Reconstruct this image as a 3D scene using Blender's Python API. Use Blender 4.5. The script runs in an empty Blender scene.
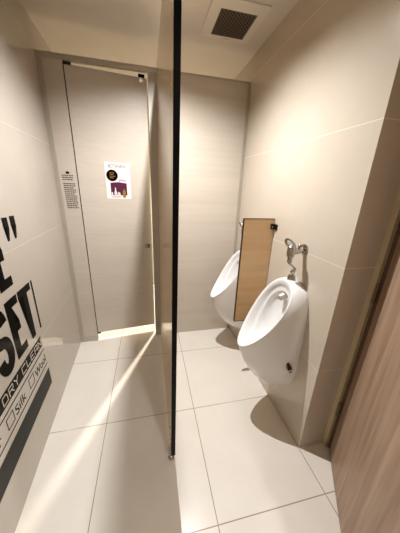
import bpy, bmesh, math
from mathutils import Vector, Matrix

scene = bpy.context.scene
PI = math.pi
# ------------------------------------------------------------------ camera
F_PX, YAW, PITCH, ROLL = 226.42, .2283, -.3315, .0384
cy, sy, cp, sp = math.cos(YAW), math.sin(YAW), math.cos(PITCH), math.sin(PITCH)
fw = Vector((sy*cp, cy*cp, sp)); rt = Vector((cy, -sy, 0)); up = rt.cross(fw)
r2 = rt*math.cos(ROLL) + up*math.sin(ROLL); u2 = up*math.cos(ROLL) - rt*math.sin(ROLL)
cd = bpy.data.cameras.new('camera')
cd.sensor_fit = 'VERTICAL'; cd.sensor_height = 36; cd.lens = F_PX/533*36; cd.clip_start = .02
cam = bpy.data.objects.new('camera', cd); scene.collection.objects.link(cam)
m = Matrix((r2, u2, -fw)).transposed().to_4x4(); m.translation = (0, 0, 1.5)
cam.matrix_world = m
scene.camera = cam
# ------------------------------------------------------------------ world, exposure, lights
world = bpy.data.worlds.new('world'); scene.world = world; world.use_nodes = True
world.node_tree.nodes['Background'].inputs[0].default_value = (1, .93, .84, 1)
world.node_tree.nodes['Background'].inputs[1].default_value = .02
vs = scene.view_settings
vs.view_transform = 'Standard'; vs.look = 'None'; vs.gamma = 1; vs.use_curve_mapping = False
vs.exposure = 0.52
scene.cycles.max_bounces = 12; scene.cycles.diffuse_bounces = 8

def lamp(name, loc, power, radius, col, cone=None, target=None, blend=.6):
    if cone:
        d = bpy.data.lights.new(name, 'SPOT'); d.spot_size = math.radians(cone); d.spot_blend = blend
    else:
        d = bpy.data.lights.new(name, 'POINT')
    d.energy = power; d.shadow_soft_size = radius; d.color = col
    o = bpy.data.objects.new(name, d); scene.collection.objects.link(o); o.location = loc
    if target:
        o.rotation_euler = (Vector(target)-Vector(loc)).to_track_quat('-Z', 'Y').to_euler()
    return o
WARM = (1, .985, .972)
L_MAIN = (.122, 1.38, 2.492)
L_CUB = (.29, 2.75, 2.49)
L_ENT = (.55, -.70, 2.492)
lamp('downlight_lamp', L_MAIN, 126, .007, WARM, 146, (.122, 1.38, 0), 1)
lamp('cubicle_lamp', L_CUB, 220, .02, (1, .93, .80), 96, (.14, 2.5, 0), .8)
lamp('entrance_lamp', L_ENT, 42, .05, WARM, 168, (.55, -.70, 0), 1)

# ------------------------------------------------------------------ helpers
def lin(c):
    return c/12.92 if c <= .04045 else ((c+.055)/1.055)**2.4
def rgb(r, g, b):
    return (lin(r/255), lin(g/255), lin(b/255), 1)

class N:
    def __init__(s, name, rough=.5, metal=0, spec=.5):
        s.m = bpy.data.materials.new(name); s.m.use_nodes = True
        s.t = s.m.node_tree; s.b = s.t.nodes['Principled BSDF']
        s.b.inputs['Roughness'].default_value = rough; s.b.inputs['Metallic'].default_value = metal
        s.b.inputs['Specular IOR Level'].default_value = spec
    def n(s, typ, **kw):
        x = s.t.nodes.new(typ)
        for k, v in kw.items(): setattr(x, k, v)
        return x
    def l(s, a, b): s.t.links.new(a, b)
    def coords(s, scale=(1, 1, 1)):
        c = s.n('ShaderNodeTexCoord'); mp = s.n('ShaderNodeMapping')
        mp.inputs['Scale'].default_value = scale
        s.l(c.outputs['Object'], mp.inputs[0]); return mp.outputs[0]
    def noise(s, scale=(1, 1, 1), sc=5, detail=4, rough=.55):
        x = s.n('ShaderNodeTexNoise'); x.inputs['Scale'].default_value = sc
        x.inputs['Detail'].default_value = detail; x.inputs['Roughness'].default_value = rough
        s.l(s.coords(scale), x.inputs['Vector']); return x.outputs['Fac']
    def ramp(s, fac, stops):
        x = s.n('ShaderNodeValToRGB'); e = x.color_ramp.elements
        e[0].position, e[0].color = stops[0]; e[1].position, e[1].color = stops[-1]
        for p, c in stops[1:-1]:
            k = e.new(p); k.color = c
        s.l(fac, x.inputs[0]); return x.outputs[0]
    def math(s, op, a, b=None):
        x = s.n('ShaderNodeMath', operation=op)
        for i, v in enumerate((a, b)):
            if v is None: continue
            if isinstance(v, (int, float)): x.inputs[i].default_value = v
            else: s.l(v, x.inputs[i])
        return x.outputs[0]
    def mix(s, fac, a, b):
        x = s.n('ShaderNodeMix', data_type='RGBA')
        s.l(fac, x.inputs[0]) if not isinstance(fac, (int, float)) else setattr(x.inputs[0], 'default_value', fac)
        for i, v in ((6, a), (7, b)):
            if isinstance(v, tuple): x.inputs[i].default_value = v
            else: s.l(v, x.inputs[i])
        return x.outputs[2]
    def base(s, v):
        if isinstance(v, tuple): s.b.inputs['Base Color'].default_value = v
        else: s.l(v, s.b.inputs['Base Color'])
        return s
    def bump(s, h, strength=.1, dist=.002):
        x = s.n('ShaderNodeBump'); x.inputs['Strength'].default_value = strength; x.inputs['Distance'].default_value = dist
        s.l(h, x.inputs['Height']); s.l(x.outputs[0], s.b.inputs['Normal']); return s

def plain(name, col, rough=.5, metal=0, spec=.5, var=.04):
    a = N(name, rough, metal, spec)
    lo = tuple(c*(1-var) for c in col[:3])+(1,); hi = tuple(min(1, c*(1+var)) for c in col[:3])+(1,)
    a.base(a.ramp(a.noise((1, 1, 1), 6), [(.3, lo), (.7, hi)]))
    return a.m

def lines_mask(a, comp, origin, step, width):
    """1 on joints spaced step along one object axis"""
    c = a.n('ShaderNodeTexCoord'); sx = a.n('ShaderNodeSeparateXYZ'); a.l(c.outputs['Object'], sx.inputs[0])
    v = a.math('DIVIDE', a.math('SUBTRACT', sx.outputs[comp], origin), step)
    f = a.math('ABSOLUTE', a.math('SUBTRACT', v, a.math('ROUND', v)))
    return a.math('LESS_THAN', f, width/2/step)

# floor tile
def floor_mat():
    a = N('floor_tile', .22, 0, .5)
    tile = a.ramp(a.noise((1, 1, 1), 3.5, 6), [(.3, rgb(224, 218, 209)), (.7, rgb(231, 226, 217))])
    g = a.math('MAXIMUM', lines_mask(a, 0, .2685, .590, .0045), lines_mask(a, 1, .569, .612, .0045))
    a.base(a.mix(g, tile, rgb(164, 146, 122)))
    a.bump(a.math('SUBTRACT', 1, g), .4, .001)
    return a.m
def wall_mat(name, c0, c1, grout, rough, width=.004):
    a = N(name, rough, 0, .5)
    tile = a.ramp(a.noise((1, 1, 1), 2.5, 5), [(.3, c0), (.7, c1)])
    g = lines_mask(a, 2, .0, .59, width)
    a.base(a.mix(g, tile, grout))
    a.bump(a.math('SUBTRACT', 1, g), .25, .0008)
    return a.m
def grain(name, c0, c1, axis, rough=.45, fine=90, sc=1.0, spec=.4):
    """laminate with streaks running along axis"""
    a = N(name, rough, 0, spec)
    s1 = [fine*.45]*3; s1[axis] = 1.2
    s2 = [9]*3; s2[axis] = .5
    n1 = a.noise(tuple(s1), sc, 3); n2 = a.noise(tuple(s2), sc, 4)
    f = a.math('ADD', a.math('MULTIPLY', n1, .45), a.math('MULTIPLY', n2, .55))
    a.base(a.ramp(f, [(.36, c0), (.64, c1)]))
    return a.m

M = {}
M['floor'] = floor_mat()
M['tile_left'] = wall_mat('wall_tile_polished', rgb(187, 179, 168), rgb(193, 185, 174), rgb(214, 207, 197), .06, .003)
M['tile_right'] = wall_mat('wall_tile_cream', rgb(196, 186, 171), rgb(202, 193, 179), rgb(224, 216, 203), .14)
M['ceiling'] = plain('ceiling_paint', rgb(214, 207, 196), .85, 0, .2, .02)
M['plaster'] = plain('plaster_paint', rgb(222, 214, 200), .8, 0, .2, .02)
M['laminate'] = grain('greige_laminate', rgb(195, 186, 173), rgb(204, 195, 183), 0, .38, 160)
M['laminate_dividing'] = grain('tan_laminate', rgb(178, 152, 116), rgb(190, 164, 128), 2, .17)
M['oak'] = grain('oak_laminate', rgb(212, 176, 132), rgb(228, 196, 153), 0, .42, 60)
M['walnut'] = grain('brown_wood_laminate', rgb(140, 114, 94), rgb(178, 152, 130), 2, .45, 50, 1.6)
M['walnut_dark'] = grain('dark_brown_wood', rgb(84, 62, 46), rgb(102, 78, 60), 2, .5, 50)
M['alu'] = plain('brushed_aluminium', rgb(190, 183, 172), .35, .45, .5, .03)
M['post_alu'] = plain('satin_anodised_metal', rgb(184, 178, 168), .55, .3, .3, .03)
M['chrome'] = plain('polished_chrome', rgb(188, 185, 180), .13, 1, .5, .02)
M['dark_metal'] = plain('dark_bronze_metal', rgb(58, 50, 44), .35, .8, .5, .05)
M['bronze'] = plain('worn_hinge_metal', rgb(124, 106, 86), .4, .3, .5, .05)
M['black'] = plain('black_edging', rgb(9, 8, 8), .4, 0, .1, .05)
M['ceramic'] = plain('white_ceramic', rgb(234, 235, 235), .08, 0, .6, .01)
M['ink'] = plain('black_vinyl', rgb(8, 7, 7), .15, 0, .04, .03)
M['ink_grey'] = plain('charcoal_vinyl', rgb(40, 38, 36), .3, 0, .05, .03)
M['ink_pale'] = plain('pale_vinyl', rgb(196, 186, 172), .3, 0, .4, .02)
M['paper'] = plain('poster_paper', rgb(232, 226, 224), .45, 0, .4, .02)
M['jamb'] = plain('beige_jamb_paint', rgb(196, 178, 146), .5, 0, .4, .03)
M['fan_plastic'] = plain('fan_plate_plastic', rgb(220, 213, 200), .6, 0, .3, .02)
M['fan_dark'] = plain('fan_dark_interior', rgb(34, 30, 26), .8, 0, .2, .05)
M['fan_grey'] = plain('fan_grille_plastic', rgb(98, 88, 76), .6, 0, .3, .05)
M['emit'] = N('lamp_lens').m
b_ = M['emit'].node_tree.nodes['Principled BSDF']
b_.inputs['Emission Color'].default_value = (1, .92, .8, 1); b_.inputs['Emission Strength'].default_value = 4

def obj(name, bm, mat, parent=None, smooth=None, bevel=0):
    me = bpy.data.meshes.new(name)
    if bevel:
        bmesh.ops.bevel(bm, geom=[e for e in bm.edges if len(e.link_faces) == 2 and e.calc_face_angle(0) > .6],
                        offset=bevel, segments=2, affect='EDGES', profile=.7)
    bmesh.ops.recalc_face_normals(bm, faces=bm.faces[:])
    if smooth is not None:
        for f in bm.faces: f.smooth = True
        for e in bm.edges:
            if len(e.link_faces) == 2 and e.calc_face_angle(0) > math.radians(smooth): e.smooth = False
    bm.to_mesh(me); bm.free()
    for mm in (mat if isinstance(mat, list) else [mat]): me.materials.append(mm)
    o = bpy.data.objects.new(name, me); scene.collection.objects.link(o)
    if parent is not None:
        o.parent = parent; o.matrix_parent_inverse = Matrix.Identity(4)
        o.location = -Vector(parent.get('_base', (0, 0, 0)))
    return o
def thing(name, label, cat, loc, group=None):
    o = bpy.data.objects.new(name, None); scene.collection.objects.link(o)
    o.empty_display_size = .05; o.location = loc
    o['_base'] = tuple(loc)          # parts are modelled in room coordinates
    o['label'] = label; o['category'] = cat
    if group: o['group'] = group
    return o
def tag(o, label, cat, group=None):
    o['label'] = label; o['category'] = cat
    if group: o['group'] = group
    return o
def struct(name, bm, mat):
    o = obj(name, bm, mat); o['kind'] = 'structure'; return o

def box(bm, x0, x1, y0, y1, z0, z1, mi=0):
    vs_ = [bm.verts.new((x, y, z)) for z in (z0, z1) for y in (y0, y1) for x in (x0, x1)]
    for q in ((0, 2, 3, 1), (4, 5, 7, 6), (0, 1, 5, 4), (2, 6, 7, 3), (0, 4, 6, 2), (1, 3, 7, 5)):
        bm.faces.new([vs_[i] for i in q]).material_index = mi
    return bm
def mkbox(*a):
    return box(bmesh.new(), *a)
def obox(bm, o, ax, ay, az, sx, sy_, sz):
    """box from corner o along axes ax, ay, az"""
    o, ax, ay, az = Vector(o), Vector(ax).normalized()*sx, Vector(ay).normalized()*sy_, Vector(az).normalized()*sz
    v = [bm.verts.new(o+ax*i+ay*j+az*k) for k in (0, 1) for j in (0, 1) for i in (0, 1)]
    for q in ((0, 2, 3, 1), (4, 5, 7, 6), (0, 1, 5, 4), (2, 6, 7, 3), (0, 4, 6, 2), (1, 3, 7, 5)):
        bm.faces.new([v[i] for i in q])
    return bm
def frame_of(d):
    d = d.normalized(); a = Vector((0, 0, 1)) if abs(d.z) < .9 else Vector((1, 0, 0))
    u = d.cross(a).normalized(); return u, d.cross(u)
def tube(bm, pts, rad, n=12):
    pts = [Vector(p) for p in pts]; rings = []
    rr = rad if isinstance(rad, (list, tuple)) else [rad]*len(pts)
    u = None
    for i, p in enumerate(pts):
        d = (pts[min(i+1, len(pts)-1)]-pts[max(i-1, 0)]).normalized()
        if u is None: u, v = frame_of(d)
        else:
            u = (u-d*u.dot(d)).normalized(); v = d.cross(u)
        rings.append([bm.verts.new(p+(u*math.cos(t)+v*math.sin(t))*rr[i]) for t in [2*PI*k/n for k in range(n)]])
    for a, b in zip(rings, rings[1:]):
        for k in range(n): bm.faces.new((a[k], a[(k+1) % n], b[(k+1) % n], b[k]))
    bm.faces.new(rings[0]); bm.faces.new(rings[-1][::-1])
    return bm
def spline(pts, n=8):
    pts = [Vector(p) for p in pts]; out = []
    for i in range(len(pts)-1):
        p0, p1, p2, p3 = pts[max(i-1, 0)], pts[i], pts[i+1], pts[min(i+2, len(pts)-1)]
        for k in range(n):
            t = k/n
            out.append(.5*((2*p1)+(p2-p0)*t+(2*p0-5*p1+4*p2-p3)*t*t+(3*p1-p0-3*p2+p3)*t**3))
    out.append(pts[-1]); return out
def loft(bm, rings, closed=True, cap0=False, cap1=False):
    vr = [[bm.verts.new(p) for p in r] for r in rings]; n = len(vr[0])
    for a, b in zip(vr, vr[1:]):
        for k in range(n if closed else n-1): bm.faces.new((a[k], a[(k+1) % n], b[(k+1) % n], b[k]))
    if cap0: bm.faces.new(vr[0][::-1])
    if cap1: bm.faces.new(vr[-1])
    return vr

# ------------------------------------------------------------------ room shell
H = 2.509; XR = .859; YB = 2.104; YC = 3.45; YF = -1.3
def xl(y): return -.608-.046*y
struct('floor', mkbox(-.95, 2.5, YF-.1, YC+.1, -.08, 0), M['floor'])
struct('ceiling', mkbox(-.95, 2.5, YF-.1, YC+.1, H, H+.08), M['ceiling'])
bm = bmesh.new()
a0, a1 = Vector((xl(YF-.1), YF-.1, 0)), Vector((xl(YC+.1), YC+.1, 0))
obox(bm, a0, a1-a0, (-1, -.046, 0), (0, 0, 1), (a1-a0).length, .1, H)
struct('wall_left', bm, M['tile_left'])
struct('wall_right', mkbox(XR, 1.045, .80, YC+.1, 0, H), M['tile_right'])
struct('wall_back', mkbox(-.95, XR, YC, YC+.1, 0, H), M['tile_right'])
struct('wall_front', mkbox(-.7, 2.5, YF-.1, YF, 0, H), M['plaster'])
# doorway wall on the entrance side with its opening, corridor wall beyond
bm = bmesh.new()
box(bm, 1.115, 1.2, YF, -.15, 0, H); box(bm, 1.115, 1.2, -.15, .80, 2.12, H)
struct('wall_entrance', bm, M['plaster'])
struct('wall_corridor', mkbox(2.4, 2.5, YF, .8, 0, H), M['plaster'])
struct('wall_corridor_end', mkbox(1.045, 2.5, .80, .9, 0, H), M['plaster'])
# jamb beside the hinges
bm = bmesh.new(); box(bm, 1.026, 1.056, .772, .80, 0, 2.2)
struct('trim_1', bm, M['jamb'])
bm = bmesh.new(); box(bm, 1.046, 1.115, .742, .772, 0, 2.2); box(bm, 1.056, 1.115, .772, .80, 0, 2.2)
struct('trim_2', bm, M['walnut_dark'])

# ------------------------------------------------------------------ entrance door (stands ajar at the right)
HD = Vector((1.045, .765, 0)); dd = Vector((-.55, -.835, 0)).normalized(); nn = Vector((-dd.y, dd.x, 0))  # nn: away from the camera
if nn.x < 0: nn = -nn
door = thing('entrance_door', 'brown wood-grain entrance door standing ajar at the right edge, hinged beside the tiled wall end', 'door', HD)
bm = obox(bmesh.new(), HD+dd*.03+Vector((0, 0, .006)), dd, nn, (0, 0, 1), .85, .042, 2.1)
o = obj('leaf', bm, M['walnut'], door, bevel=.0015)
for zc in (.32, 1.06, 1.85):
    bm = bmesh.new()
    c = HD+Vector((-.010, .002, zc))
    tube(bm, [c-Vector((0, 0, .05)), c+Vector((0, 0, .05))], .005, 12)
    for k in range(3):
        z = zc-.017*1+.034*k-.017
        tube(bm, [(c.x, c.y, z-.001), (c.x, c.y, z+.001)], .0055, 12)
    h_ = obj('hinge', bm, M['bronze'], door, smooth=40)
    bm = obox(bmesh.new(), c+Vector((-.002, .004, -.05)), (-1, .35, 0), (.35, 1, 0), (0, 0, 1), .008, .0025, .1)
    lf = obj('hinge_plate', bm, M['bronze']); lf.parent = h_
# lever on the far end of the leaf
bm = bmesh.new(); pA = HD+dd*.82-nn*.0+Vector((0, 0, 1.0))
tube(bm, [pA, pA-nn*.012], .026, 20); tube(bm, spline([pA-nn*.01, pA-nn*.045, pA-nn*.05-dd*.03, pA-nn*.05-dd*.11], 5), .009, 10)
obj('lever_handle', bm, M['chrome'], door, smooth=40)

# ------------------------------------------------------------------ cubicle front
HP = 2.335
# left pilaster with aluminium channel at the wall
pil = thing('cubicle_pilaster', 'narrow greige laminate panel between left tiled wall and cubicle door', 'panel', (-.62, YB, 0))
obj('panel', mkbox(-.688, -.545, YB, YB+.018, .018, HP-.03), M['laminate'], pil, bevel=.0012)
obj('wall_channel', mkbox(-.7045, -.672, YB-.006, YB+.024, .0, HP-.03), M['alu'], pil, bevel=.001)
obj('base_shoe', mkbox(-.672, -.545, YB-.004, YB+.022, 0, .055), M['alu'], pil, bevel=.001)
# right pilaster/post at the latch side
post = thing('latch_post', 'slim aluminium post between cubicle door and tall dividing partition', 'post', (.06, YB, 0))
obj('post_body', mkbox(.031, .124, YB-.004, YB+.03, .0, HP-.03), M['post_alu'], post, bevel=.002)
obj('strike_plate', mkbox(.0295, .031, YB+.004, YB+.022, .95, 1.02), M['chrome'], post)
# head rail
rail = thing('head_rail', 'aluminium head rail running along the top above the cubicle door', 'rail', (-.3, YB, HP-.03))
obj('rail_body', mkbox(-.7045, .124, YB-.0075, YB+.028, HP-.03, HP), M['alu'], rail, bevel=.002)
obj('rail_lip', mkbox(-.7045, .094, YB-.0105, YB-.0075, HP-.006, HP), M['alu'], rail)
# back panel behind urinals
bp = thing('back_panel', 'wide greige laminate panel standing behind the urinals on the right', 'panel', (.48, YB, 0))
obj('panel', mkbox(.124, .842, YB, YB+.018, .006, HP-.012), M['laminate'], bp, bevel=.0012)
obj('top_cap', mkbox(.124, XR-.002, YB-.003, YB+.021, HP-.012, HP), M['alu'], bp, bevel=.001)
obj('wall_channel', mkbox(.832, XR-.001, YB-.006, YB+.024, 0, HP-.012), M['alu'], bp, bevel=.001)
obj('base_channel', mkbox(.124, .832, YB-.003, YB+.021, 0, .006), M['alu'], bp)

# cubicle door, hinged on the left and slightly open inwards
hx, hy = -.538, YB+.004
ang = math.radians(6.6); du = Vector((math.cos(ang), math.sin(ang), 0)); dn = Vector((-math.sin(ang), math.cos(ang), 0))
W = .565; DZ0, DZ1 = .09, 2.287
cdoor = thing('cubicle_door', 'tall greige laminate cubicle door standing slightly ajar with a poster on it', 'door', (hx, hy, 0))
P0 = Vector((hx, hy, 0))
obj('leaf', obox(bmesh.new(), P0+Vector((0, 0, DZ0)), du, dn, (0, 0, 1), W, .018, DZ1-DZ0), M['laminate'], cdoor, bevel=.0012)
obj('hinge_strip', obox(bmesh.new(), P0-du*.006+Vector((0, 0, DZ0)), du, dn, (0, 0, 1), .006, .016, DZ1-DZ0), M['dark_metal'], cdoor)
obj('top_hinge', obox(bmesh.new(), P0-du*.004-dn*.004+Vector((0, 0, DZ1-.005)), du, dn, (0, 0, 1), .05, .014, .018), M['dark_metal'], cdoor)
obj('bottom_hinge', obox(bmesh.new(), P0-du*.004-dn*.004+Vector((0, 0, DZ0-.012)), du, dn, (0, 0, 1), .03, .014, .014), M['dark_metal'], cdoor)
pl = P0+du*(W-.064)-dn*.004+Vector((0, 0, .945))
lt = obj('latch_indicator', obox(bmesh.new(), pl, du, dn, (0, 0, 1), .046, .004, .036), M['chrome'], cdoor, bevel=.001)
c_ = pl+du*.03-dn*.0005+Vector((0, 0, .017))
k = obj('indicator_disc', tube(bmesh.new(), [c_, c_-dn*.002], .006, 16), M['black']); k.parent = lt
ds = P0+du*(W-.062)-dn*.004+Vector((0, 0, DZ1+.0))
st = obj('door_stop', obox(bmesh.new(), ds, du, dn, (0, 0, 1), .046, .022, .022), M['black'], cdoor, bevel=.002)
k = obj('stop_bracket', obox(bmesh.new(), ds+du*.008+Vector((0, 0, -.03)), du, dn, (0, 0, 1), .022, .0038, .03), M['chrome']); k.parent = st

# ------------------------------------------------------------------ tall dividing partition
PX0, PX1, PY0 = .077, .099, .871
par = thing('dividing_partition', 'tall thin partition seen edge-on with black front edge between aisle and urinals', 'partition', (.084, PY0, 0))
obj('panel', mkbox(PX0, PX1, PY0+.008, YB-.008, .055, HP), M['laminate_dividing'], par, bevel=.001)
obj('front_edging', mkbox(PX0-.0005, PX1+.0005, PY0, PY0+.008, .055, HP), M['black'], par, bevel=.001)
bm = bmesh.new()
fx, fy = .079, PY0+.03
tube(bm, [(fx, fy, 0), (fx, fy, .008)], .02, 20); tube(bm, [(fx, fy, .008), (fx, fy, .06)], .007, 14)
obj('support_foot', bm, M['chrome'], par, smooth=40)
bm = bmesh.new()
prof = [(0, .0), (.010, .002), (.016, .008), (.017, .014), (.013, .021), (.0, .024)]
rings = [[Vector((PX0-.001-d, PY0+.03+math.cos(t)*r, .078+math.sin(t)*r)) for t in [2*PI*i/18 for i in range(18)]] for r, d in
         ((.018, 0), (.018, .005), (.015, .011), (.009, .016), (.003, .018))]
loft(bm, rings, cap0=True, cap1=True)
obj('clamp_knob', bm, M['chrome'], par, smooth=40)
for zz, yy in ((.16, .95), (.16, 1.02)):
    obj('screw_cap', tube(bmesh.new(), [(PX0, yy-.06, zz), (PX0-.004, yy-.06, zz)], .006, 12), M['chrome'], par)

LEAN = .0088                          # the partition leans slightly to the right
for o in par.children:
    for v in o.data.vertices: v.co.x += LEAN*v.co.z

# ------------------------------------------------------------------ urinals
def egg(t, w, top, bot, n_top=2.6, n_bot=1.75):
    """unit closed outline; t=0 top, pi bottom: returns (side, along) with along in [-1,1]"""
    s, c = math.sin(t), math.cos(t)
    e = n_top if c > 0 else n_bot
    return (math.copysign(abs(s)**(2/2.2), s)*w, math.copysign(abs(c)**(2/e), c))
NU = 64
def urinal(yc, label):
    t = thing('wall_urinal', label, 'urinal', (XR, yc, .2), 'white urinals on the right wall')
    def rim_pt(th, k, dz=0):
        # inclined rim plane from the lip (projection .345, z .575) to the top (projection .065, z 1.005)
        s, a = egg(th, .150*k, 1, 1)
        q = (1-a)/2
        q = .5+(q-.5)*k
        p = .062+(.335-.062)*q; z = 1.008+(.565-1.008)*q
        # side view of the rim is slightly hollow, lip turns up flat
        p += .0; z += -.022*math.sin(PI*q)+.012*(q**4)
        # narrower towards the lip
        wn = 1-.46*max(0, q-.2)**1.2
        return Vector((XR-p, yc+s*wn, z))
    ths = [2*PI*i/NU for i in range(NU)]
    outer = [rim_pt(a, 1) for a in ths]
    def wall_pt(a):
        s, c = math.sin(a), math.cos(a)
        y = math.copysign(abs(s)**(.55 if c > 0 else .75), s)*.15
        z = .60+(.395 if c > 0 else .36)*math.copysign(abs(c)**(.62 if c > 0 else .72), c)
        return Vector((XR-.0005, yc+y, z))
    def ctrl(a):
        """two control points for the outer skin between rim and wall"""
        r, w = rim_pt(a, 1), wall_pt(a)
        s, c = math.sin(a), math.cos(a)
        low = max(0, -c)
        d = (w-r)
        c1 = r+d*.25+Vector((0, s*.02, 0)); c2 = r+d*.72+Vector((0, s*.022, 0))
        # underside: drop below the lip, then sweep to the wall
        c1 = c1.lerp(Vector((r.x+.040, r.y, r.z-.13)), low**.6)
        c2 = c2.lerp(Vector((XR-.20, yc+(w.y-yc)*.92, w.z+.005)), low**.8)
        hi = max(0, c)
        c1 = c1.lerp(Vector((r.x+.015, r.y, r.z+.012)), hi**2)
        return r, c1, c2, w
    C = [ctrl(a) for a in ths]
    rings = []
    def bez(i, u):
        r, c1, c2, w = C[i]
        return r*(1-u)**3+c1*3*u*(1-u)**2+c2*3*u*u*(1-u)+w*u**3
    for u in [1, .92, .84, .75, .66, .57, .48, .39, .3, .22, .15, .09, .045, .015]:
        rings.append([bez(i, u) for i in range(NU)])
    nrm = Vector((-.436, 0, .283)).normalized()      # outward from the inclined mouth
    # rounded rim
    rings.append([p+nrm*.004 for p in outer])
    for k, e in ((.975, .008), (.945, .007), (.915, .003)):
        rings.append([rim_pt(a, k)+nrm*e for a in ths])
    # bowl: steep side, narrow ledge, then a deeper trough
    for k, d in ((.885, -.003), (.865, -.02), (.85, -.040), (.82, -.052), (.77, -.060), (.755, -.062), (.745, -.068), (.73, -.090), (.70, -.112), (.62, -.132), (.48, -.146), (.30, -.152), (.1, -.155)):
        ring = []
        for a in ths:
            p = rim_pt(a, k)
            room = max(.0, min(1, ((XR-p.x)-.035)/.20))
            ring.append(p+nrm*(d*(.18+.82*room) if d < -.01 else d)+Vector((0, 0, .10*d*room)))
        rings.append(ring)
    bc = Vector((XR-.175, yc, .60))
    bm = bmesh.new()
    loft(bm, rings, cap0=True, cap1=True)
    obj('basin', bm, M['ceramic'], t, smooth=50)
    # flush spreader on the inner back
    sp_ = tube(bmesh.new(), [(XR-.070, yc, .905), (XR-.098, yc, .894), (XR-.106, yc, .891), (XR-.110, yc, .889)], [.021, .020, .015, .006], 20)
    obj('flush_spreader', sp_, M['alu'], t, smooth=50)
    # side fixing hole with its chrome bracket
    for s in (-1, 1):
        yy = yc+s*.147
        bm = bmesh.new()
        rg = [[Vector((XR-.062+.012*math.cos(q)-.014*math.sin(q), yy+s*e, .495+.036*math.sin(q)+.006*math.cos(q))) for q in [2*PI*i/20 for i in range(20)]] for e in (0, .014)]
        loft(bm, rg, cap0=True, cap1=True)
        fo = obj('fixing_recess', bm, M['dark_metal'], t, smooth=40)
        b2 = obj('fixing_bolt', tube(bmesh.new(), [(XR-.060, yy+s*.012, .482), (XR-.060, yy+s*.019, .482)], .011, 12), M['chrome']); b2.parent = fo
    # spud on top
    spd = tube(bmesh.new(), [(XR-.045, yc, .998), (XR-.045, yc, 1.014), (XR-.045, yc, 1.016), (XR-.045, yc, 1.030), (XR-.045, yc, 1.040), (XR-.045, yc, 1.046)],
               [.024, .024, .022, .022, .015, .009], 20)
    obj('inlet_spud', spd, M['chrome'], t, smooth=40)
    return t
u1 = urinal(1.10, 'nearer white ceramic wall urinal with chrome flush pipe above, in front of the wood divider')

def valve(yc, label):
    z0 = 1.197; x = XR-.055
    t = thing('flush_valve', label, 'flush valve', (XR, yc, z0), 'chrome flush valves above the urinals')
    fl = tube(bmesh.new(), [(XR, yc, z0), (XR-.007, yc, z0), (XR-.011, yc, z0)], [.029, .029, .02], 24)
    obj('wall_flange', fl, M['chrome'], t, smooth=40)
    bx = XR-.094; zb_ = z0-.008; yb_ = yc-.012
    bm = tube(bmesh.new(), [(XR-.006, yc, z0), (XR-.022, yc-.002, z0-.003), (XR-.0225, yc-.002, z0-.003), (XR-.05, yc-.006, z0-.011), (bx, yb_, zb_+.002)], [.013, .013, .0155, .0165, .020], 18)
    obj('arm', bm, M['chrome'], t, smooth=40)
    bm = tube(bmesh.new(), [(XR-.038, yc-.004, z0+.006), (XR-.038, yc-.004, z0+.026), (XR-.038, yc-.004, z0+.031)], [.009, .010, .006], 12)
    obj('stop_screw', bm, M['chrome'], t, smooth=40)
    bm = tube(bmesh.new(), [(bx, yb_, zb_+.034), (bx, yb_, zb_+.026), (bx, yb_, zb_-.010), (bx, yb_, zb_-.030), (bx, yb_, zb_-.033), (bx, yb_, zb_-.048)], [.015, .022, .0225, .020, .014, .013], 20)
    obj('valve_body', bm, M['chrome'], t, smooth=40)
    # push lever: flattened loop tilted up and away from the wall
    d = Vector((-.62, .40, .68)).normalized(); w = Vector((-.5, -.8, .3)); w = (w-d*w.dot(d)).normalized(); u = w.cross(d)
    o0 = Vector((bx+.004, yb_-.004, zb_+.026))
    bm = bmesh.new(); rings = []
    for e, sc in ((-.010, .84), (-.006, 1), (.006, 1), (.010, .84)):
        rings.append([o0+d*(.020+(.040*math.cos(q))*sc)+u*(.021*math.sin(q))*sc+w*e for q in [2*PI*i/24 for i in range(24)]])
    loft(bm, rings, cap0=True, cap1=True)
    h_ = obj('push_lever', bm, M['chrome'], t, smooth=40)
    bm = bmesh.new(); rings = []
    for e, sc in ((.009, 1), (.0115, .9)):
        rings.append([o0+d*(.026+(.022*math.cos(q))*sc)+u*(.0095*math.sin(q))*sc+w*e for q in [2*PI*i/20 for i in range(20)]])
    loft(bm, rings, cap0=True, cap1=True)
    k = obj('lever_inset', bm, M['ceramic']); k.parent = h_
    # cranked supply pipe
    xs = XR-.045
    pts = spline([(bx, yb_, zb_-.044), (bx, yb_, zb_-.058), (bx+.004, yb_-.002, zb_-.074), (xs-.002, yc-.008, z0-.116), (xs, yc+.004, z0-.130), (xs, yc+.010, z0-.146)], 6)
    obj('supply_pipe', tube(bmesh.new(), pts, .0075, 12), M['chrome'], t, smooth=40)
    obj('coupling_nut', tube(bmesh.new(), [(bx, yb_, zb_-.046), (bx, yb_, zb_-.064)], .0125, 6), M['chrome'], t, smooth=30)
    obj('coupling_nut', tube(bmesh.new(), [(xs, yc+.006, z0-.130), (xs, yc+.010, z0-.146)], .013, 6), M['chrome'], t, smooth=30)
    return t
v1 = valve(1.088, 'chrome flush valve with tilted push lever above the nearer urinal')

def copy_tree(o, loc, label):
    r = o.copy(); scene.collection.objects.link(r); r.location = loc; r['label'] = label
    for ch in list(o.children):
        c = ch.copy(); scene.collection.objects.link(c); c.parent = r
        for g in list(ch.children):
            d = g.copy(); scene.collection.objects.link(d); d.parent = c
    return r
YU2 = 1.77
copy_tree(u1, (XR, YU2, .2), 'farther white ceramic wall urinal, half hidden behind the wood divider by the back panel')
copy_tree(v1, (XR, YU2-.012, 1.197), 'chrome flush valve peeking out behind the wood divider, above the farther urinal')

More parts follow.
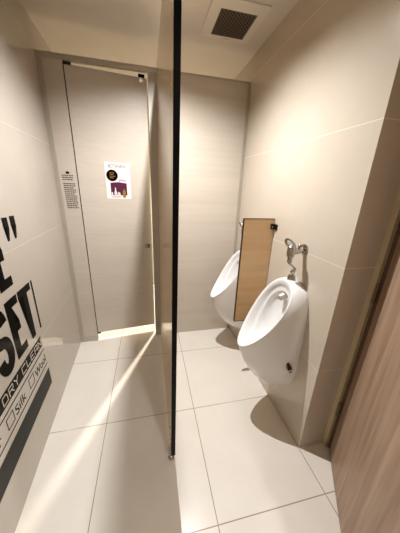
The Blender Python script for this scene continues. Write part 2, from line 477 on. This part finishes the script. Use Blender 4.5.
# urinal screen
dv = thing('urinal_divider', 'oak wood privacy panel on the right wall between the two urinals', 'divider', (XR, 1.435, .54))
obj('panel', mkbox(.628, .853, 1.436, 1.452, .53, 1.318), M['oak'], dv, bevel=.001)
bm = bmesh.new(); box(bm, .623, .628, 1.4355, 1.4525, .525, 1.322); box(bm, .628, .853, 1.4355, 1.4525, 1.318, 1.322); box(bm, .628, .853, 1.4355, 1.4525, .525, .53)
obj('edge_band', bm, M['dark_metal'], dv)
for zc in (1.268, .62):
    bm = bmesh.new()
    box(bm, .826, .8585, 1.427, 1.436, zc-.018, zc+.018); box(bm, .8505, .8585, 1.398, 1.427, zc-.018, zc+.018)
    br = obj('bracket', bm, M['dark_metal'], dv, bevel=.0015)
    k = obj('bracket_screw', tube(bmesh.new(), [(.837, 1.427, zc), (.837, 1.423, zc)], .007, 12), M['chrome']); k.parent = br

# ------------------------------------------------------------------ ceiling fan
fan = thing('exhaust_fan', 'square ceiling exhaust fan with dark mesh grille above the urinals', 'exhaust fan', (.575, 1.80, H))
bm = bmesh.new()
X0, X1, Y0, Y1 = .395, .738, 1.60, 1.965; gx0, gx1, gy0, gy1 = .46, .69, 1.682, 1.927
for q in ((X0, gx0, Y0, Y1), (gx1, X1, Y0, Y1), (gx0, gx1, Y0, gy0), (gx0, gx1, gy1, Y1)):
    box(bm, *q, H-.008, H)
obj('fan_plate', bm, M['fan_plastic'], fan)
obj('fan_cavity', mkbox(gx0, gx1, gy0, gy1, H-.0015, H-.0005), M['fan_dark'], fan)
bm = bmesh.new()
def diag_bars(bm, sgn):
    n = 17
    L = gx1-gx0; D = gy1-gy0
    for i in range(-n, n+1):
        # line x = gx0 + s*(y-gy0) + i*step, clipped to the grille
        step = L/9.0; off = i*step
        a = (gx0+off, gy0) if sgn > 0 else (gx0+off, gy1)
        pts = []
        for k in range(0, 101):
            y = gy0+D*k/100; x = gx0+off+(y-gy0 if sgn > 0 else gy1-y)
            if gx0 <= x <= gx1: pts.append((x, y))
        if len(pts) > 2:
            (xa, ya), (xb, yb) = pts[0], pts[-1]
            d = Vector((xb-xa, yb-ya, 0)); s = Vector((-d.y, d.x, 0)).normalized()*.0028
            obox(bm, Vector((xa, ya, H-.0065+(.0012 if sgn > 0 else 0)))-s, d, s, (0, 0, 1), d.length, .0056, .0012)
diag_bars(bm, 1); diag_bars(bm, -1)
obj('grille', bm, M['fan_grey'], fan)
bm = bmesh.new(); gw = .006
for q in ((gx0, gx0+gw, gy0, gy1), (gx1-gw, gx1, gy0, gy1), (gx0, gx1, gy0, gy0+gw), (gx0, gx1, gy1-gw, gy1)): box(bm, *q, H-.0085, H-.004)
obj('grille_frame', bm, M['fan_grey'], fan)
obj('maker_badge', mkbox(.552, .598, 1.943, 1.952, H-.0092, H-.008), M['jamb'], fan)

# recessed downlights
def downlight(p, label):
    t = thing('downlight', label, 'ceiling light', (p[0], p[1], H), 'recessed ceiling downlights')
    bm = bmesh.new()
    rings = [[Vector((p[0]+r*math.cos(q), p[1]+r*math.sin(q), z)) for q in [2*PI*i/28 for i in range(28)]] for r, z in ((.058, H), (.058, H-.004), (.046, H-.006), (.042, H-.001))]
    loft(bm, rings); obj('trim_ring', bm, M['fan_plastic'], t, smooth=40)
    obj('lens', tube(bmesh.new(), [(p[0], p[1], H-.0006), (p[0], p[1], H-.002)], .041, 28), M['emit'], t)
downlight(L_MAIN, 'round recessed ceiling downlight above the dividing partition')
downlight(L_ENT, 'round recessed ceiling downlight near the entrance')
downlight(L_CUB, 'round recessed ceiling downlight inside the cubicle')

# ------------------------------------------------------------------ flat lettering
def text_bm(s, w, h, thick=.0006, space=1.0):
    """default sans lettering scaled to exactly w x h, in local xy"""
    cu = bpy.data.curves.new('lettering', 'FONT'); cu.body = s; cu.space_character = space; cu.resolution_u = 3
    o = bpy.data.objects.new('lettering', cu); scene.collection.objects.link(o)
    dg = bpy.context.evaluated_depsgraph_get(); dg.update()
    me = bpy.data.meshes.new_from_object(o.evaluated_get(dg))
    bm = bmesh.new(); bm.from_mesh(me)
    bpy.data.objects.remove(o); bpy.data.meshes.remove(me); bpy.data.curves.remove(cu)
    xs = [v.co.x for v in bm.verts]; ys = [v.co.y for v in bm.verts]
    x0, x1, y0, y1 = min(xs), max(xs), min(ys), max(ys)
    for v in bm.verts:
        v.co = Vector(((v.co.x-x0)/(x1-x0)*w, (v.co.y-y0)/(y1-y0)*h, 0))
    r = bmesh.ops.extrude_face_region(bm, geom=bm.faces[:])
    for v in [g for g in r['geom'] if isinstance(g, bmesh.types.BMVert)]: v.co.z += thick
    return bm
def poly_bm(polys, thick=.0006):
    bm = bmesh.new()
    for p in polys:
        a = [bm.verts.new((x, y, 0)) for x, y in p]; b = [bm.verts.new((x, y, thick)) for x, y in p]
        bm.faces.new(a[::-1]); bm.faces.new(b)
        for i in range(len(p)):
            j = (i+1) % len(p); bm.faces.new((a[i], a[j], b[j], b[i]))
    bmesh.ops.triangulate(bm, faces=[f for f in bm.faces if len(f.verts) > 4])
    return bm
def strokes(lines, w):
    """polyline strokes to quads"""
    out = []
    for ln in lines:
        for (x0, y0), (x1, y1) in zip(ln, ln[1:]):
            L = math.hypot(x1-x0, y1-y0); ex, ey = (x1-x0)/L*w/2, (y1-y0)/L*w/2
            px, py = -ey, ex
            out.append([(x0-ex+px, y0-ey+py), (x0-ex-px, y0-ey-py), (x1+ex-px, y1+ey-py), (x1+ex+px, y1+ey+py)])
    return out
def place(bm, o, ax, ay, off=0):
    ax, ay = Vector(ax).normalized(), Vector(ay).normalized(); az = ax.cross(ay)
    for v in bm.verts: v.co = Vector(o)+ax*v.co.x+ay*v.co.y+az*(v.co.z+off)
    return bm

# wall graphic: local coordinates (y along wall, z)
ux = Vector((-.046, 1, 0)).normalized()
def on_wall(bm, y, z, off=.0004):
    # text runs away from the camera along +y; outward normal = into the room (+x)
    for v in bm.verts:
        yy = y+v.co.x
        v.co = Vector((xl(yy)+v.co.z+off, yy, z+v.co.y))
    return bm
wg = thing('wall_lettering', 'large black vinyl laundry-label lettering with checkboxes on the left tiled wall', 'wall lettering', (xl(1.1), 1.1, .25))
def put(name, bm, mat, y, z, off=.0004): return obj(name, on_wall(bm, y, z, off), mat, wg)
# closing quotation marks
for y0 in (1.234, 1.304):
    put('quotation_mark', poly_bm([[(-.004, .066), (-.004, .110), (.043, .108), (.045, .055), (.026, -.003), (.008, -.003), (.026, .064)]]), M['ink'], y0, 1.228)
# upper E (most of the line runs out past the camera)
def letter_E(w, h, s, mid=.8):
    return [[(0, 0), (w, 0), (w, s), (s*1.15, s), (s*1.15, (h-s)/2), (w*mid, (h-s)/2), (w*mid, (h+s)/2), (s*1.15, (h+s)/2), (s*1.15, h-s), (w, h-s), (w, h), (0, h)]]
def letter_T(w, h, s): return [[(w/2-s*.55, 0), (w/2+s*.55, 0), (w/2+s*.55, h-s), (w, h-s), (w, h), (0, h), (0, h-s), (w/2-s*.55, h-s)]]
put('letter', poly_bm(letter_E(.112, .31, .047)), M['ink'], 1.084, 1.022)
put('letter', poly_bm(letter_T(.135, .31, .047)), M['ink'], .93, 1.022)
# SET and thin bar
zb = .658; hh = .312
put('letter', poly_bm(letter_E(.112, hh, .045)), M['ink'], 1.082, zb)
put('letter', poly_bm(letter_T(.143, hh, .042)), M['ink'], 1.204, zb)
put('thin_bar', poly_bm([[(0, 0), (.017, 0), (.017, hh), (0, hh)]]), M['ink'], 1.362, zb)
def letter_S(w, h, s):
    import math as mt
    def arc(cx, cy_, rx, ry, a0, a1, n=14): return [(cx+rx*mt.cos(a0+(a1-a0)*i/n), cy_+ry*mt.sin(a0+(a1-a0)*i/n)) for i in range(n+1)]
    quads = []
    ry = (h+s)/4; path_o = []; cl = []
    rc, rr = w/2-s/2, (h-s)/4
    cl += arc(w/2, h-s/2-rr, rc, rr, .12, PI, 16)
    cl += arc(w/2, h-s/2-rr, rc, rr, PI, 1.5*PI, 8)[1:]
    cl += arc(w/2, s/2+rr, rc, rr, .5*PI, 0, 8)[1:]
    cl += arc(w/2, s/2+rr, rc, rr, 0, -PI-.12+.24, 16)[1:]
    L, R_ = [], []
    for i, (x, y) in enumerate(cl):
        x0, y0 = cl[max(i-1, 0)]; x1, y1 = cl[min(i+1, len(cl)-1)]
        d = mt.hypot(x1-x0, y1-y0); nx, ny = -(y1-y0)/d*s/2, (x1-x0)/d*s/2
        L.append((x+nx, y+ny)); R_.append((x-nx, y-ny))
    return [[L[i], R_[i], R_[i+1], L[i+1]] for i in range(len(cl)-1)]
put('letter', poly_bm(letter_S(.14, hh+.014, .055)), M['ink'], .932, zb-.006)
# black band with pale techno lettering
put('care_band', poly_bm([[(0, 0), (1.335-.45, 0), (1.335-.45, .068), (0, .068)]]), M['ink'], .45, .550)
G = {'D': [[(0, 0), (0, 1), (.75, 1), (1, .75), (1, 0), (0, 0)]], 'R': [[(0, 0), (0, 1), (1, 1), (1, .5), (.0, .5)], [(.5, .5), (1, 0)]],
     'Y': [[(0, 1), (.5, .5), (1, 1)], [(.5, .5), (.5, 0)]], 'C': [[(1, 1), (0, 1), (0, 0), (1, 0)]], 'L': [[(0, 1), (0, 0), (1, 0)]],
     'E': [[(1, 1), (0, 1), (0, 0), (1, 0)], [(0, .5), (.8, .5)]], 'A': [[(0, 0), (0, 1), (1, 1), (1, 0)], [(0, .45), (1, .45)]], 'N': [[(0, 0), (0, 1), (1, 0), (1, 1)]]}
for ch, y0, w in (('D', .898, .037), ('R', .952, .036), ('Y', 1.005, .034), ('C', 1.084, .036), ('L', 1.137, .034), ('E', 1.186, .036), ('A', 1.238, .036), ('N', 1.290, .036)):
    ls = [[(x*w, y*.040) for x, y in ln] for ln in G[ch]]
    put('band_letter', poly_bm(strokes(ls, .0058), .0004), M['ink_pale'], y0, .5635, .0011)
# rules and check boxes
put('rule', poly_bm([[(0, 0), (.895, 0), (.895, .006), (0, .006)]]), M['ink'], .45, .517)
put('rule', poly_bm([[(0, 0), (.90, 0), (.90, .006), (0, .006)]]), M['ink'], .45, .405)
for y0 in (.882, 1.112):
    s = .060
    put('check_box', poly_bm([[(0, 0), (s, 0), (s, .004), (0, .004)], [(0, s-.004), (s, s-.004), (s, s), (0, s)], [(0, .004), (.004, .004), (.004, s-.004), (0, s-.004)], [(s-.004, .004), (s, .004), (s, s-.004), (s-.004, s-.004)]]), M['ink'], y0, .436)
put('fabric_word', text_bm('Silk', .104, .052), M['ink'], .958, .435)
put('fabric_word', text_bm('Wool', .150, .052), M['ink'], 1.190, .433)
put('fabric_word', text_bm('r', .022, .036), M['ink'], .808, .437)
put('charcoal_bar', poly_bm([[(0, 0), (.905, 0), (.905, .122), (0, .122)]]), M['ink_grey'], .45, .243)

# ------------------------------------------------------------------ printed notice on the pilaster
nt = thing('notice_print', 'small dark printed notice text with icon on the narrow laminate panel', 'notice', (-.61, YB, 1.3))
def on_panel(bm, x, z, off=.0003):
    for v in bm.verts: v.co = Vector((x+v.co.x, YB-v.co.z-off, z+v.co.y))
    return bm
M['ink_soft'] = plain('grey_print', rgb(88, 78, 70), .5, 0, .3, .03)
obj('icon', on_panel(poly_bm([[(.0, .0), (.024, 0), (.026, .01), (.018, .018), (.006, .018), (-.002, .01)]], .0004), -.622, 1.572), M['ink'], nt)
import random
rnd = random.Random(4)
z = 1.556
for i in range(17):
    bm = bmesh.new(); w = .078 if i in (2, 6, 9, 12) else .086 if i % 3 else .082
    x0 = -.654+.0005*i
    x = x0; polys = []
    while x < x0+w-.006:
        l = min(.006+rnd.random()*.014, x0+w-x); polys.append([(x, 0), (x+l, 0), (x+l, .0085), (x, .0085)]); x += l+.003
    if i not in (3,):
        obj('text_line', on_panel(poly_bm(polys, .0004), 0, z-.0155*i), M['ink_soft'], nt)

# ------------------------------------------------------------------ poster on the cubicle door
ps = thing('poster', 'small white poster with black circle and purple picture on the cubicle door', 'poster', P0+du*.31+Vector((0, 0, 1.53)))
pw, ph = .196, .288
po = P0+du*.204-dn*.0004+Vector((0, 0, 1.390))
def on_door(bm, x, z, off):
    for v in bm.verts: v.co = po+du*(x+v.co.x)-dn*(v.co.z+off)+Vector((0, 0, z+v.co.y))
    return bm
def pput(name, bm, mat, x, z, off): return obj(name, on_door(bm, x, z, off), mat, ps)
pput('sheet', poly_bm([[(0, 0), (pw, 0), (pw, ph), (0, ph)]], .0008), M['paper'], 0, 0, 0)
M['plum'] = plain('plum_print', rgb(78, 26, 54), .5, 0, .3, .25)
M['mauve'] = plain('mauve_print', rgb(222, 210, 218), .5, 0, .3, .05)
M['gold'] = plain('gold_print', rgb(150, 112, 52), .4, 0, .3, .08)
pput('heading', text_bm('BOTANIKA', .134, .026, .0003), M['plum'], .028, .246, .0008)
pput('photo_backdrop', poly_bm([[(0, 0), (.130, 0), (.130, .125), (0, .125)]], .0003), M['mauve'], .034, .104, .0008)
pput('picture', poly_bm([[(0, 0), (.130, 0), (.130, .098), (.06, .106), (0, .098)]], .0003), M['plum'], .034, .03, .0012)
bm = poly_bm([[(.026, 0), (.048, 0), (.046, .02), (.04, .035), (.038, .06), (.031, .06), (.03, .035), (.024, .02)], [(.0, .0), (.014, .0), (.012, .02), (.002, .025)], [(.05, 0), (.075, 0), (.07, .02), (.055, .025)]], .0003)
pput('figure_print', bm, M['mauve'], .036, .032, .0016)
pput('badge', poly_bm([[(.045*math.cos(2*PI*i/32), .045*math.sin(2*PI*i/32)) for i in range(32)]], .0003), M['ink'], .052, .186, .0016)
for i, w in enumerate((.036, .028, .042, .030)):
    pput('badge_line', poly_bm([[(0, 0), (w, 0), (w, .0045), (0, .0045)]], .0003), M['gold'], .034, .204-.013*i, .002)
pput('script_word', text_bm('plus', .052, .024, .0003), M['plum'], .106, .138, .0016)
pput('bottle_print', poly_bm([[(0, 0), (.024, 0), (.024, .05), (.017, .058), (.017, .07), (.007, .07), (.007, .058), (0, .05)]], .0003), M['gold'], .128, .012, .002)
pput('footer_line', poly_bm([[(0, 0), (.07, 0), (.07, .004), (0, .004)]], .0003), M['ink_soft'], .04, .014, .0008)

for o in scene.objects:
    if '_base' in o: del o['_base']
